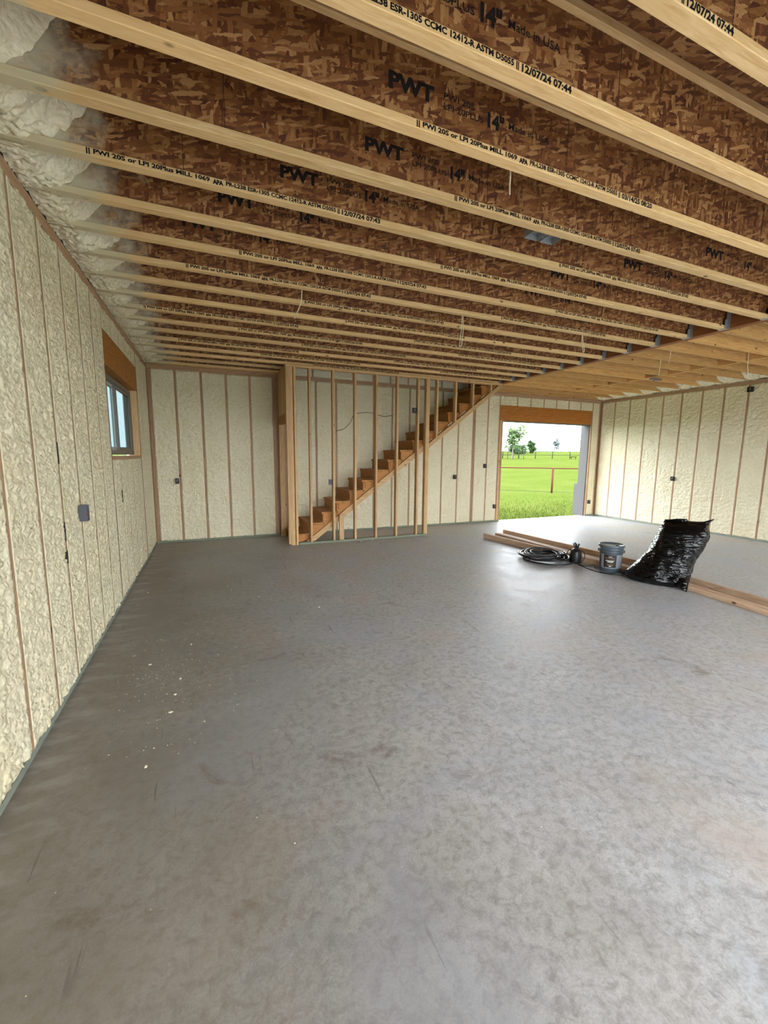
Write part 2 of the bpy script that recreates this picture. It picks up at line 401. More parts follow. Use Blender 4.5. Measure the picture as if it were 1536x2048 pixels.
# ------------------------------------------------------------------ foam panels (room side = local -y)
FC = {}
def foam_mesh(w, h, seed, step=.0125, over=.001, su=1.25, topover=0.0):
    key = (round(w, 3), round(h, 3), seed, step, su)
    if key in FC: return FC[key]
    nu, nv = max(4, int(w/step)), max(3, int(h/step))
    U, Vv = np.meshgrid(np.linspace(-w/2, w/2, nu+1), np.linspace(0, h, nv+1))
    hgt = foam_height(U+seed*3.1+10, Vv+seed*1.7, seed, su)
    ed = np.minimum(np.minimum(U+w/2, w/2-U), .05)/.05
    ed = np.clip(ed, 0, 1)**.6
    y = -(hgt*ed+.0035*(1-ed))+.004*ed
    ol = over*(2.2*fbm(Vv*14, U*0+3, seed+40, 4)-.35); orr = over*(2.2*fbm(Vv*14, U*0+9, seed+41, 4)-.35)
    k = U/(w/2)
    X = U+np.where(k > 0, orr, -ol)*np.abs(k)**3
    pts = np.stack([X, y, Vv], -1).reshape(-1, 3)
    idx = np.arange((nu+1)*(nv+1)).reshape(nv+1, nu+1)
    q = np.stack([idx[:-1, :-1], idx[:-1, 1:], idx[1:, 1:], idx[1:, :-1]], -1).reshape(-1, 4)
    # skirt towards the sheathing so the panel has depth
    ring = np.concatenate([idx[0, :], idx[1:, -1], idx[-1, -2::-1], idx[-2:0:-1, 0]])
    n0 = len(pts); sk = pts[ring].copy(); sk[:, 1] = .06; pts = np.vstack([pts, sk]); m = len(ring)
    qs = [(ring[i], n0+i, n0+(i+1) % m, ring[(i+1) % m]) for i in range(m)]
    FC[key] = me_from('foam_panel', pts, q.tolist()+qs, M_FOAM, True)
    return FC[key]
fseed = [0]
def foam_panel(parent, w, h, loc, rz, fine=True, su=1.25):
    full = h > 2.5 and abs(w-(OC-.038)) < .004
    fseed[0] += 1
    seed = (fseed[0] % 5) if full else 10+fseed[0]
    o = bpy.data.objects.new('foam_panel', foam_mesh(w, h, seed, .0125 if fine else .02, su=su))
    o.location = loc; o.rotation_euler = (0, 0, rz)
    return link(o, parent)

# generic wall: a = coordinate along the wall, p(a, depth, z) -> world ; rz = rotation for local (-y = room)
SW, SD, PL = .038, .14, .038      # stud width, depth, plate thickness
ZT = H-2*PL                       # underside of double top plate
class Wall:
    def __init__(s, name, side, mats_plate, mat_sill):
        s.side = side
        s.rz = {'back': 0, 'left': PI/2, 'right': -PI/2}[side]
        s.plate, s.sill = mats_plate, mat_sill
        s.obj = None; s.name = name
    def w(s, a, dp, z):            # dp: depth behind the room face (positive = outwards)
        if s.side == 'back': return (a, D+dp, z)
        if s.side == 'left': return (XL-dp, a, z)
        return (XR+dp, a, z)
    def sheath(s, rects):
        m = MB()
        for a0, a1, z0, z1 in rects:
            p, q = s.w(a0, SD, z0), s.w(a1, SD+.03, z1)
            m.box([min(i, j) for i, j in zip(p, q)], [max(i, j) for i, j in zip(p, q)])
        s.obj = m.build(s.name, M_SIDING); tag(s.obj, kind='structure'); return s.obj
    def board(s, name, a0, a1, z0, z1, mat, d0=0., d1=SD): return span(name, s.w(a0, d0, z0), s.w(a1, d1, z1), mat, s.obj)
    def stud(s, a, z0=PL, z1=ZT, w=SW, name='stud', mat=None, d0=0.): return s.board(name, a-w/2, a+w/2, z0, z1, mat or M_STUD, d0)
    def foam(s, a0, a1, z0, z1, fine=True, su=1.25):
        loc = s.w((a0+a1)/2, 0, z0)
        return foam_panel(s.obj, a1-a0, z1-z0, loc, s.rz, fine, su)
    def bays(s, studs, z0=PL, z1=ZT, fine=True, su=1.25):
        """studs: list of (centre, width), builds studs and the foam between them"""
        for a, w in studs: s.stud(a, z0, z1, w)
        for (a, wa), (b, wb) in zip(studs[:-1], studs[1:]):
            g0, g1 = a+wa/2, b-wb/2
            if g1-g0 > .03: s.foam(g0, g1, z0, z1, fine, su)

# ------------------------------------------------------------------ floor
fl = MB().box((XL-.17, YF-.17, -.15), (XR+.17, D+.17, 0)).build('floor', M_CONC); tag(fl, kind='structure')

# ------------------------------------------------------------------ left wall
WY0, WY1, WZ0, WZ1 = 4.965, 6.868, 1.535, 2.432      # rough window opening
wl = Wall('wall_left', 'left', M_STUDHY, M_TREATY)
wl.sheath([(YF-.17, WY0, 0, H+JH), (WY1, D+.17, 0, H+JH), (WY0, WY1, 0, WZ0), (WY0, WY1, WZ1, H+JH)])
wl.board('sill_plate', YF, D, 0, PL, M_TREATY)
for z in (ZT, ZT+PL): wl.board('top_plate', YF, D, z, z+PL, M_STUDHY)
near = [(YF+.02+i*OC, SW) for i in range(0)]
ys = [4.945-.019-i*OC for i in range(0, 20)][::-1]
wl.bays([(y, SW) for y in ys if y > YF+.05])
wl.stud(4.946, PL, WZ1, .038, 'trimmer_stud')
wl.board('window_header', 4.927+.0, 6.945, WZ1, 2.765, M_HEADY, -.002)
wl.board('window_sill_plate', WY0, WY1+.02, WZ0-.04, WZ0, M_STUDHY, -.004)
cr = [4.965, 5.345, 5.752, 6.158, 6.564, 6.887]
for a in cr[1:-1]: wl.stud(a, PL, WZ0-.04)
for a, b in zip(cr[:-1], cr[1:]): wl.foam(a+(SW/2 if a > 5 else 0), b-SW/2, PL, WZ0-.04)
wl.stud(6.887, PL, WZ1, .038, 'trimmer_stud', M_PINE); wl.stud(6.945+.0, PL, ZT, .06)
for a in cr[1:-1]: wl.stud(a, 2.765, ZT)
hc = [4.927, 5.345, 5.752, 6.158, 6.564, 6.915]
for a, b in zip(hc[:-1], hc[1:]): wl.foam(a+SW/2, b-SW/2, 2.765, ZT, su=1)
wl.bays([(6.964, .02), (7.377, SW), (7.783, SW), (8.075, .06)])
# thin dark patches, painted shade of voids where the foam fell short
def gap(wall, a, z, w, h, seed, nm='foam_gap_shade'):
    r = random.Random(seed); n = 9; m = MB()
    L = [(-w*(.35+.65*r.random()), h*i/n) for i in range(n+1)]; R_ = [(w*.12, h*i/n) for i in range(n+1)]
    poly = [(0, 0)]+L[1:-1]+[(0, h)]+R_[::-1][1:-1]
    m.prism(poly, -.0045, .012)
    return m.build(nm, M_CAV, wall.obj, wall.w(a, 0, z), rot=(0, 0, wall.rz))
gap(wl, 3.305, 1.49, .03, .14, 1); gap(wl, 3.30, .83, .045, .09, 2); gap(wl, 3.30, .98, .03, .13, 6); gap(wl, 5.33, 1.02, .035, .16, 3)

# ------------------------------------------------------------------ window
wn = empty('window_1', (XL, WY0, WZ0)); tag(wn, kind='structure')
def wpart(nm, y0, y1, z0, z1, d0, d1, mat):
    o = span(nm, (XL-d0, y0, z0), (XL-d1, y1, z1), mat); o.parent = wn; o.matrix_parent_inverse = Matrix.Translation((-XL, -WY0, -WZ0)); return o
fy0, fy1, fz0, fz1 = WY0+.012, WY1-.012, WZ0+.012, WZ1-.012
for nm, a, b, c, d in (('frame_sill', fy0, fy1, fz0, fz0+.05), ('frame_head', fy0, fy1, fz1-.05, fz1), ('frame_jamb', fy0, fy0+.045, fz0+.05, fz1-.05), ('frame_jamb', fy1-.045, fy1, fz0+.05, fz1-.05)):
    wpart(nm, a, b, c, d, .075, .15, M_VINYL)
ym = (fy0+fy1)/2
for i, (a, b, dd) in enumerate(((fy0+.045, ym+.03, .12), (ym-.03, fy1-.045, .085))):
    for nm, p, q, z0, z1 in (('sash_rail', a, b, fz0+.05, fz0+.09), ('sash_rail', a, b, fz1-.09, fz1-.05), ('sash_stile', a, a+.045, fz0+.09, fz1-.09), ('sash_stile', b-.045, b, fz0+.09, fz1-.09)):
        wpart(nm, p, q, z0, z1, dd, dd+.028, M_VINYL if i else M_VINYLW)
    wpart('pane', a+.045, b-.045, fz0+.09, fz1-.09, dd+.011, dd+.016, M_GLASS)

# ------------------------------------------------------------------ back wall with door opening
DX0, DX1, DZ = 6.462, 9.305, 2.415
wb = Wall('wall_back', 'back', M_STUDH, M_TREAT)
wb.sheath([(XL-.17, DX0, 0, H+JH), (DX1, XR+.17, 0, H+JH), (DX0, DX1, DZ, H+JH), (1.0, 5.9, H+JH, 5.6)])
wb.board('sill_plate', XL, DX0, 0, PL, M_TREAT); wb.board('sill_plate', DX1, XR, 0, PL, M_TREAT)
for z in (ZT, ZT+PL): wb.board('top_plate', XL, XR, z, z+PL, M_STUDH)
B0 = -0.474
st = [(-.865, .062)]+[(B0+i*OC, SW) for i in range(0, 4)]+[(1.185, .09)]
wb.bays(st, fine=False, su=1.7)
st2 = [(1.36, .06), (1.558, SW), (1.964, SW), (2.371, SW), (2.768, .05), (3.183, .06), (3.59, SW), (3.996, SW), (4.403, SW), (4.809, SW), (5.222, SW), (5.64, .085), (6.02, SW), (6.343, SW)]
wb.bays(st2, fine=False, su=1.7)
wb.stud(6.39, PL, DZ, .045, 'trimmer_stud', M_PINE); wb.stud(6.437, PL, DZ, .045, 'trimmer_stud', M_STUD)
wb.stud(9.324, PL, ZT, SW); wb.stud(9.585, PL, ZT, .06)
wb.foam(9.343, 9.555, PL, ZT, False, 1.7)
wb.board('door_header', 6.366, 9.305, DZ, 2.765, M_HEAD, -.003)
ab = [6.343+.019]+[6.85+i*OC*1.003 for i in range(6)]+[9.305]
for a in ab[1:-1]: wb.stud(a, 2.765, ZT)
for i, (a, b) in enumerate(zip(ab[:-1], ab[1:])): wb.foam(a+(SW/2 if i else 0), b-(SW/2 if i < 6 else 0), 2.765, ZT, True, 1)
# rim above the plates, seen through the stairwell
sx_ = [1.36, 1.908, 2.729, 3.161, 3.542, 3.946, 4.35, 4.763, 5.17, 5.58]
for a in sx_: wb.stud(a, H, H+JH, SW, 'rim_block', d0=.0)
for a, b in zip(sx_[:-1], sx_[1:]): wb.foam(a+SW/2, b-SW/2, H, H+JH, False, 1.7)
# jamb lining at the right of the door opening
dr = empty('door_1', (DX1, D, 0)); tag(dr, kind='structure')
def dpart(nm, a, b, mat):
    o = span(nm, a, b, mat); o.parent = dr; o.matrix_parent_inverse = Matrix.Translation((-DX1, -D, 0)); return o
dpart('jamb_lining', (DX1-.022, D+.045, 0.86), (DX1, D+.30, DZ), M_TRIMW)
dpart('jamb_lining', (DX1-.03, D+.045, 0), (DX1, D+.40, .86), M_TRIMW)
dpart('jamb_lining', (DX0-.0, D+.05, 0), (DX0+.02, D+.2, DZ), M_TRIMW)
dpart('head_lining', (DX0+.02, D+.05, DZ-.02), (DX1-.03, D+.2, DZ), M_TRIMW)

# ------------------------------------------------------------------ right wall
wr = Wall('wall_right', 'right', M_STUDHY, M_TREATY)
wr.sheath([(YF-.17, D+.17, 0, H+JH)])
wr.board('sill_plate', YF, D, 0, PL, M_TREATY)
for z in (ZT, ZT+PL): wr.board('top_plate', YF, D, z, z+PL, M_STUDHY)
rs = [7.712-i*.4087 for i in range(0, 27)][::-1]
wr.bays([(y, SW) for y in rs if y > YF+.05]+[(8.095, .05)], fine=False, su=1.5)

# ------------------------------------------------------------------ front wall behind the camera, with the wide garage opening
wf = MB()
GX0, GX1, GZ = .2, 9.3, 2.8
wf.box((XL-.17, YF-.17, 0), (GX0, YF, H+JH)); wf.box((GX1, YF-.17, 0), (XR+.17, YF, H+JH)); wf.box((GX0, YF-.17, GZ), (GX1, YF, H+JH))
tag(wf.build('wall_front', M_SIDING), kind='structure')

# ------------------------------------------------------------------ ceiling: deck, I-joists, lumber joists
deck = MB(); zt = H+JH
SX0, SX1, SY0 = 1.30, BX1, 7.245           # stairwell hole
deck.box((XL-.17, YF-.17, zt), (XR+.17, SY0, zt+.02)); deck.box((XL-.17, SY0, zt), (SX0, D+.17, zt+.02)); deck.box((SX1, SY0, zt), (XR+.17, D+.17, zt+.02))
ceil = deck.build('ceiling', M_SUB); tag(ceil, kind='structure')

def text_mesh(name, body, w, h, bold=0., space=1.0):
    cu = bpy.data.curves.new(name, 'FONT'); cu.body = body; cu.size = 1; cu.resolution_u = 2; cu.offset = bold; cu.space_character = space; cu.space_line = .95
    ob = bpy.data.objects.new(name, cu); COL.objects.link(ob)
    dg = bpy.context.evaluated_depsgraph_get(); m = bpy.data.meshes.new_from_object(ob.evaluated_get(dg))
    bpy.data.objects.remove(ob)
    n = len(m.vertices); co = np.empty(n*3); m.vertices.foreach_get('co', co); co = co.reshape(-1, 3)
    lo, hi = co.min(0), co.max(0); co[:, 0] = (co[:, 0]-lo[0])*w/(hi[0]-lo[0]); co[:, 1] = (co[:, 1]-lo[1])*h/(hi[1]-lo[1]); co[:, 2] = 0
    fc = [tuple(p.vertices) for p in m.polygons]; bpy.data.meshes.remove(m)
    return co, fc
def upright(co, dx=0, dz=0, dy=0): return [(c[0]+dx, dy, c[1]+dz) for c in co]      # text plane faces -y
FT = {}
def flange_text(date):
    if date not in FT:
        m = MB(); x = 0
        for body, w, bold in (('|| PWI 20S or LPI 20Plus MILL 1069', .575, .042), ('APA', .055, .06), ('PR-L238 ESR-1305 CCMC 12412-R ASTM D5055 ||', .665, .042), (date, .26, .042)):
            co, fc = text_mesh('t', body, w, .030 if body != 'APA' else .026, bold); m.add(upright(co, x), fc); x += w+.014
        FT[date] = m.mesh('flange_lettering', M_INK)
    return FT[date]
wt = MB()
for body, w, h, x, z, bold in (('PWT', .232, .072, 0, 0, .05), ('PWI 20S', .17, .028, .285, .04, .012), ('LPI 20PLUS', .225, .028, .285, -.003, .012), ('14"', .10, .07, .535, -.01, .05), ('Made in USA', .265, .032, .665, .015, .012)):
    co, fc = text_mesh('t', body, w, h, bold); wt.add(upright(co, x, z), fc)
WEBT = wt.mesh('web_lettering', M_INKW)

def jmesh(L):
    web = MB().box((0, -.0048, .038), (L, .0048, JH-.038)).mesh('i_joist', M_OSB)
    def flange(z0):
        m = MB().box((0, -.03175, z0), (L, .03175, z0+.038)).mesh('flange', M_FLANGE)
        bm = bmesh.new(); bm.from_mesh(m); bmesh.ops.bevel(bm, geom=list(bm.edges), offset=.0025, segments=1, affect='EDGES'); bm.to_mesh(m); bm.free(); return m
    return web, flange(0), flange(JH-.038)
hang = MB()      # joist hanger: seat, two cheeks, back flanges; local x=0 at the beam face
hang.box((-.055, -.036, -.0025), (0, .036, -.0005)); hang.box((-.055, -.0345, -.001), (0, -.0325, .10)); hang.box((-.055, .0325, -.001), (0, .0345, .10))
hang.box((-.003, -.06, .0), (-.0005, -.0345, .22)); hang.box((-.003, .0345, .0), (-.0005, .06, .22))
hang.box((-.03, -.0345, .10), (-.0, -.0325, .22)); hang.box((-.03, .0325, .10), (0, .0345, .22))
HANG = hang.mesh('joist_hanger', M_STEEL)
jointm = MB().prism([(-.0016, .040), (.0016, .040), (.0022, .12), (.0012, .2), (.0026, .27), (.001, JH-.04), (-.001, JH-.04), (-.002, .22), (-.0012, .13)], -.0056, -.0040).mesh('web_joint', M_CAV)
LJ = BX1-XL
JM = {'full': jmesh(LJ), 'short': jmesh(SX0-XL)}
DATES = ['12/07/24 07:45', '12/07/24 07:43', '12/07/24 07:44', '03/14/25 08:20', '12/07/24 07:42']
ftx = {-1: .20, 0: -.14, 1: .945, 2: 1.405, 3: -.5, 4: 1.79, 5: .28, 6: -.1, 7: .95, 8: 1.5, 9: -.55, 10: .4, 11: 1.25, 12: -.3, 13: .8, 14: 1.7}
fdt = {-1: 2, 0: 2, 1: 3, 2: 0, 3: 1, 4: 0, 5: 1, 6: 1, 7: 4, 8: 2, 9: 1, 10: 2, 11: 4, 12: 0, 13: 2, 14: 1}
wtx = {-1: .1, 0: .48, 1: .815, 2: .852, 3: .466, 4: .13, 5: -.1, 6: .7, 7: 1.9, 8: .3, 9: 1.1, 10: 1.6, 11: .5, 12: .9, 13: 1.4}
wt2 = {1: 3.86, 2: 3.80, 3: 3.38, 4: 2.96}
for k in range(-11, 17):
    y = 1.5245+.4062*k
    kind = 'full' if k <= 14 else 'short'
    L = LJ if k <= 14 else SX0-XL
    if k == 14: y -= .0
    web, fb, ft = JM[kind]
    j = bpy.data.objects.new('i_joist', web); j.location = (XL, y, H); link(j, ceil)
    o = bpy.data.objects.new('bottom_flange', fb); link(o, j)
    o = bpy.data.objects.new('top_flange', ft); link(o, j)
    if k <= 14:
        o = bpy.data.objects.new('joist_hanger', HANG); o.location = (LJ, 0, 0); link(o, j)
        xs = []
        if k >= -2:
            x0 = ftx.get(k, .3); xs = [x0+3.13*i for i in (-1, 0, 1)]
        for x in xs:
            if x > XL+.25 and x+1.6 < BX1:
                o = bpy.data.objects.new('flange_lettering', flange_text(DATES[fdt.get(k, 0)])); o.location = (x-XL, -.0325, .004); link(o, j)
        if k in wtx:
            for x in [wtx[k], wt2.get(k, wtx[k]+3.12)]:
                if x > XL+.3 and x+.95 < BX1-.1:
                    o = bpy.data.objects.new('web_lettering', WEBT); o.location = (x-XL, -.0056, .143); link(o, j)
        r = random.Random(k+50)
        for x in (.75+r.uniform(-.25, .3), 2.72+r.uniform(-.2, .3), 3.7+r.uniform(-.1, .2), 4.5+r.uniform(-.2, .2)):
            o = bpy.data.objects.new('web_joint', jointm); o.location = (x, 0, 0); link(o, j)
# lumber joists on the right
lm = MB().box((0, -.019, 0), (XR-BX2, .019, JH)).mesh('lumber_joist', M_LUMBER)
lys = [3.215+.4055*i for i in range(-15, 13)]
for i, y in enumerate(lys):
    o = bpy.data.objects.new('lumber_joist', lm); o.location = (BX2, y, H); link(o, ceil)
for i, (a, b) in enumerate(zip(lys[:-1], lys[1:])):
    span('blocking', (7.76+.045*(i % 2), a+.0195, H+.02), (7.80+.045*(i % 2), b-.0195, H+.305), M_LUMBER, ceil)
# spray foam sealing the joist ends at both walls
def rim_mesh(w, seed, flip, rch=.30):
    nx, ny = 44, 34
    T, Yy = np.meshgrid(np.linspace(0, 1, nx+1), np.linspace(-w/2, w/2, ny+1), indexing='ij')
    reach = rch+.22*(fbm(Yy*7+seed*3, Yy*0+seed, seed, 3)-.3)+.08*(np.abs(Yy)/(w/2))**2
    x = T*reach
    z = .012+(JH-.03)*np.clip((T-.25)/.75, 0, 1)**1.8
    hh = foam_height(x+seed, Yy+seed*2, seed+60, 1.3)
    z = z-hh*1.6-.012*(np.abs(Yy)/(w/2))**3
    z = np.maximum(z, -.004); z[-1, :] = JH
    pts = np.stack([x*(-1 if flip else 1), Yy, z], -1).reshape(-1, 3)
    idx = np.arange((nx+1)*(ny+1)).reshape(nx+1, ny+1)
    q = np.stack([idx[:-1, :-1], idx[:-1, 1:], idx[1:, 1:], idx[1:, :-1]], -1).reshape(-1, 4)
    if flip: q = q[:, ::-1]
    return me_from('rim_foam', pts, q.tolist(), M_FOAM, True)
RL = [rim_mesh(.395, s, False) for s in range(5)]; RR = [rim_mesh(.366, s+20, True, .46) for s in range(5)]
for k in range(-11, 16):
    o = bpy.data.objects.new('rim_foam', RL[k % 5]); o.location = (XL, 1.5245+.4062*(k+.5), H); link(o, ceil)
for i, (a, b) in enumerate(zip(lys[:-1], lys[1:])):
    o = bpy.data.objects.new('rim_foam', RR[i % 5]); o.location = (XR, (a+b)/2, H); link(o, ceil)
span('rim_board', (XL, D-.045, H), (SX0, D-.005, zt), M_PINEH, ceil)

# unseen box added above the stairwell to keep sky light out
uw = MB(); uw.box((SX0-.03, SY0-.03, zt+.02), (SX1, SY0, 5.6)); uw.box((SX0-.03, SY0-.03, zt+.02), (SX0, D+.17, 5.6)); uw.box((SX1, SY0-.03, zt+.02), (SX1+.03, D+.17, 5.6)); uw.box((SX0-.03, SY0-.03, 5.6), (SX1+.03, D+.17, 5.63))
tag(uw.build('stairwell_sky_block', M_SUB), kind='structure')

# ------------------------------------------------------------------ laminated beam
bm_ = empty('ceiling_beam', (BX1, YF, H)); tag(bm_, 'long orange-brown laminated beam dividing printed I-joists from yellow lumber joists', 'beam')
for i in range(2):
    w = (BX2-BX1)/2
    piece('ply', (w-.0008, D-YF, JH), (w/2+i*w, (D-YF)/2, 0), M_LVL, bm_)

# ------------------------------------------------------------------ framed stair wall
ws = empty('wall_stair', (1.22, YS, 0)); tag(ws, kind='structure')
def wsp(nm, a, b, mat):
    o = span(nm, a, b, mat); o.parent = ws; o.matrix_parent_inverse = Matrix.Translation((-1.22, -YS, 0)); return o
Y0, Y1 = YS, YS+.089
wsp('sill_plate', (1.40, Y0, 0), (3.925, Y1, PL), M_TREAT)
wsp('top_plate', (1.225, Y0, H-.046), (BX1, Y1, H-.002), M_PINEH)
ztp = H-.046
for x in (1.625, 2.036, 2.440, 2.846, 3.262, 3.694): wsp('stud', (x-.019, Y0, PL), (x+.019, Y1, ztp), M_PINE)
for x in (3.872, 3.911): wsp('stud', (x-.019, Y0, PL), (x+.019, Y1, ztp), M_PINE)
wsp('post_stud', (1.224, Y0, .02), (1.262, Y1, ztp), M_PINE); wsp('post_stud', (1.262, Y0, .0), (1.300, Y1, ztp), M_PINE); wsp('post_stud', (1.300, Y0+.004, .0), (1.338, Y1, ztp), M_PINE); wsp('post_stud', (1.352, Y0+.002, 0), (1.39, Y1, ztp), M_PINE)
wsp('rubber_pad', (1.228, Y0+.004, 0), (1.258, Y1-.004, .02), M_BOX)
wsp('cripple_stud', (2.137, Y0+.02, PL), (2.224, Y0+.058, .50), M_PINE)
SL = .752
def rake(nm, x0, x1, off, th, ya, yb, mat, par=ws, orig=(1.22, YS, 0)):
    zl = lambda x: SL*(x-1.652)+off
    v = th/math.cos(math.atan(SL))
    poly = [(x0, max(zl(x0), 0)), (x1, zl(x1)), (x1, zl(x1)+v), (x0, zl(x0)+v)]
    if zl(x0) < 0: poly = [(1.652-off/SL, 0), (x1, zl(x1)), (x1, zl(x1)+v), (1.652-(off+v)/SL, 0)]
    o = MB().prism(poly, ya, yb).build(nm, mat); o.parent = par; o.matrix_parent_inverse = Matrix.Translation([-c for c in orig]); return o
rake('rake_board', 1.5, 3.93, 0, .089, Y1+.001, Y1+.039, M_PINEH)
rake('rake_plate', 3.931, 5.60, .0, .037, Y0, Y1, M_PINEH); rake('rake_plate', 3.931, 5.56, .048, .037, Y0, Y1, M_PINEH)
for x in (4.10, 4.515, 4.912, 5.338):
    zb = SL*(x-.019-1.652)+.098
    wsp('stud', (x-.019, Y0, zb), (x+.019, Y1, ztp), M_PINE)
# stair entry frame, at right angles: header, cripples and jack studs
for y in (8.03,): 
    wsp('jack_stud', (1.235, y-.02, 0), (1.325, y+.018, 2.12), M_PINE); wsp('king_stud', (1.235, y+.02, 0), (1.325, y+.058, ztp), M_STUD)
wsp('jack_stud', (1.235, Y1+.001, 0), (1.325, Y1+.039, 2.12), M_PINE)
wsp('entry_header', (1.228, Y1+.001, 2.12), (1.268, 8.05, 2.26), M_HEADY); wsp('entry_header', (1.270, Y1+.001, 2.12), (1.31, 8.05, 2.26), M_HEADY)
for i, y in enumerate((7.24, 7.34, 7.45, 7.56, 7.67, 7.78, 7.89, 7.98)): wsp('cripple_stud', (1.236, y-.052, 2.26), (1.274, y+.045, ztp), M_PINE)
wsp('top_plate', (1.228, Y1, ztp), (1.32, D, H-.002), M_PINEH)

# ------------------------------------------------------------------ staircase
SY = Y1+.04; SYB = D-.02
RISE, RUN, X1S = .1885, .2565, 1.345
stair = empty('staircase', (X1S, SY, 0)); tag(stair, 'rough timber staircase climbing to the right behind open wall studs', 'staircase')
def sp_(nm, a, b, mat):
    o = span(nm, a, b, mat); o.parent = stair; o.matrix_parent_inverse = Matrix.Translation((-X1S, -SY, 0)); return o
NS = 17
for k in range(NS):
    x = X1S+RUN*k; z = .17+RISE*k
    sp_('riser', (x, SY+.003, z-RISE+.001 if k else 0.0), (x+.019, SYB, z-.038), M_STAIR)
    xa, xb = x-.022, min(x+RUN+.0, BX1-.002)
    mid = xa+(xb-xa)*.5
    sp_('tread_board', (xa, SY, z-.038), (mid-.002, SYB, z), M_STAIR); sp_('tread_board', (mid+.002, SY, z-.038), (xb, SYB, z), M_STAIR)
def stringer(ya, yb):
    top = []
    for k in range(NS):
        x = X1S+RUN*k+.02; z = .17+RISE*k-.039
        top += [(x, z), (x+RUN, z)]
    xe = BX1-.003; top = [(min(x, xe), z) for x, z in top]
    low = [(xe, SL*(xe-1.652)+.089/math.cos(math.atan(SL))-.015), (1.652-(.096)/SL, .0)]
    poly = [(X1S+.02, 0)]+top+low
    o = MB()
    # triangulate strip-wise: one quad column per step
    V = []; Fc = []
    zl = lambda x: max(0., SL*(x-1.652)+.096)
    for k in range(NS):
        x0 = X1S+RUN*k+.02; x1 = min(x0+RUN, xe); zt_ = .17+RISE*k-.039
        o.prism([(x0, zl(x0)), (x1, zl(x1)), (x1, zt_), (x0, zt_)], ya, yb)
    ob = o.build('stringer', M_STRING); ob.parent = stair; ob.matrix_parent_inverse = Matrix.Translation((-X1S, -SY, 0))
stringer(SY+.004, SY+.042); stringer(SYB-.045, SYB-.007)
# orange plywood gussets closing each step on the near side
for k in range(NS):
    x = X1S+RUN*k+.02; z = .17+RISE*k
    if k % 2 == 1 or k > 9: sp_('step_gusset', (x+.02, SY-.008, z-.15), (min(x+RUN-.03, BX1-.01), SY+.003, z-.04), M_STRING)

# ------------------------------------------------------------------ electrical boxes
def outlet_box(loc, rz, label, mat=None, size=(.058, .095, .05), group=None):
    t = empty('outlet_box', loc, rz); w, h, d = size; e = .004; mat = mat or M_BOX
    m = MB(); m.box((-w/2, 0, 0), (-w/2+e, d, h)); m.box((w/2-e, 0, 0), (w/2, d, h)); m.box((-w/2+e, 0, 0), (w/2-e, d, e)); m.box((-w/2+e, 0, h-e), (w/2-e, d, h)); m.box((-w/2+e, .018, e), (w/2-e, .022, h-e))
    m.build('box_shell', mat, t)
    MB().tube([(0, .018, h*.8), (.008, .012, h*.7), (-.006, .004, h*.5), (.004, -.002, h*.35)], .003, 5).build('wire_end', M_WIREW if mat is not M_BOXB else M_COPPER, t)
    MB().tube([(.01, .018, h*.75), (.012, .01, h*.5), (.008, .004, h*.3)], .002, 5).build('wire_end', M_INK, t)
    return tag(t, label, 'electrical box', group)
PR = -.05
outlet_box((XL-PR, 3.68, 1.06), PI/2, 'grey and black switch box on the left wall foam below the window level', M_BOXB, (.062, .12, .05))
outlet_box((-.525, D+PR, 1.045), 0, 'black outlet box on back wall foam left of the staircase')
outlet_box((5.15, D+PR, 1.05), 0, 'black outlet box under the staircase slope on back wall foam')
outlet_box((5.962, D+PR, 1.30), 0, 'black switch box between staircase and open doorway at chest height')
outlet_box((6.285, D+PR, .33), 0, 'low black outlet box just left of the open doorway')
outlet_box((9.395, D+PR, .33), 0, 'low black outlet box just right of the open doorway')
outlet_box((XR+PR, 6.10, 1.06), -PI/2, 'black outlet box halfway up the right foam wall')
outlet_box((XR+PR, 4.815, 2.83), -PI/2, 'black box high on the right foam wall under top plate', size=(.09, .095, .05))
outlet_box((1.975, YS-.012, 1.045), 0, 'blue-grey outlet box nailed to a stair wall stud near the lower steps', M_BOXB)
outlet_box((3.64, YS+.03, 2.37), 0, 'black switch box high on a stair wall stud', size=(.085, .095, .05))
def metal_box(loc, rz, label):
    t = empty('ceiling_box', loc, rz)
    for x in (-.068, .068):
        w, d, h, e = .112, .10, .045, .002
        m = MB(); m.box((x-w/2, -d/2, 0), (x-w/2+e, d/2, h)); m.box((x+w/2-e, -d/2, 0), (x+w/2, d/2, h)); m.box((x-w/2+e, -d/2, 0), (x+w/2-e, -d/2+e, h)); m.box((x-w/2+e, d/2-e, 0), (x+w/2-e, d/2, h)); m.box((x-w/2+e, -d/2+e, h-e), (x+w/2-e, d/2-e, h))
        m.build('metal_box', M_STEEL, t)
    MB().box((-.012, -.02, .01), (.012, .02, .03)).build('bracket', M_STEEL, t)
    return tag(t, label, 'electrical box')
metal_box((2.20, 2.432, H+.01), 0, 'twin galvanised ceiling box hung behind a printed joist')
metal_box((8.02, 5.62, H-.005), 0, 'small galvanised ceiling box among the yellow lumber joists')

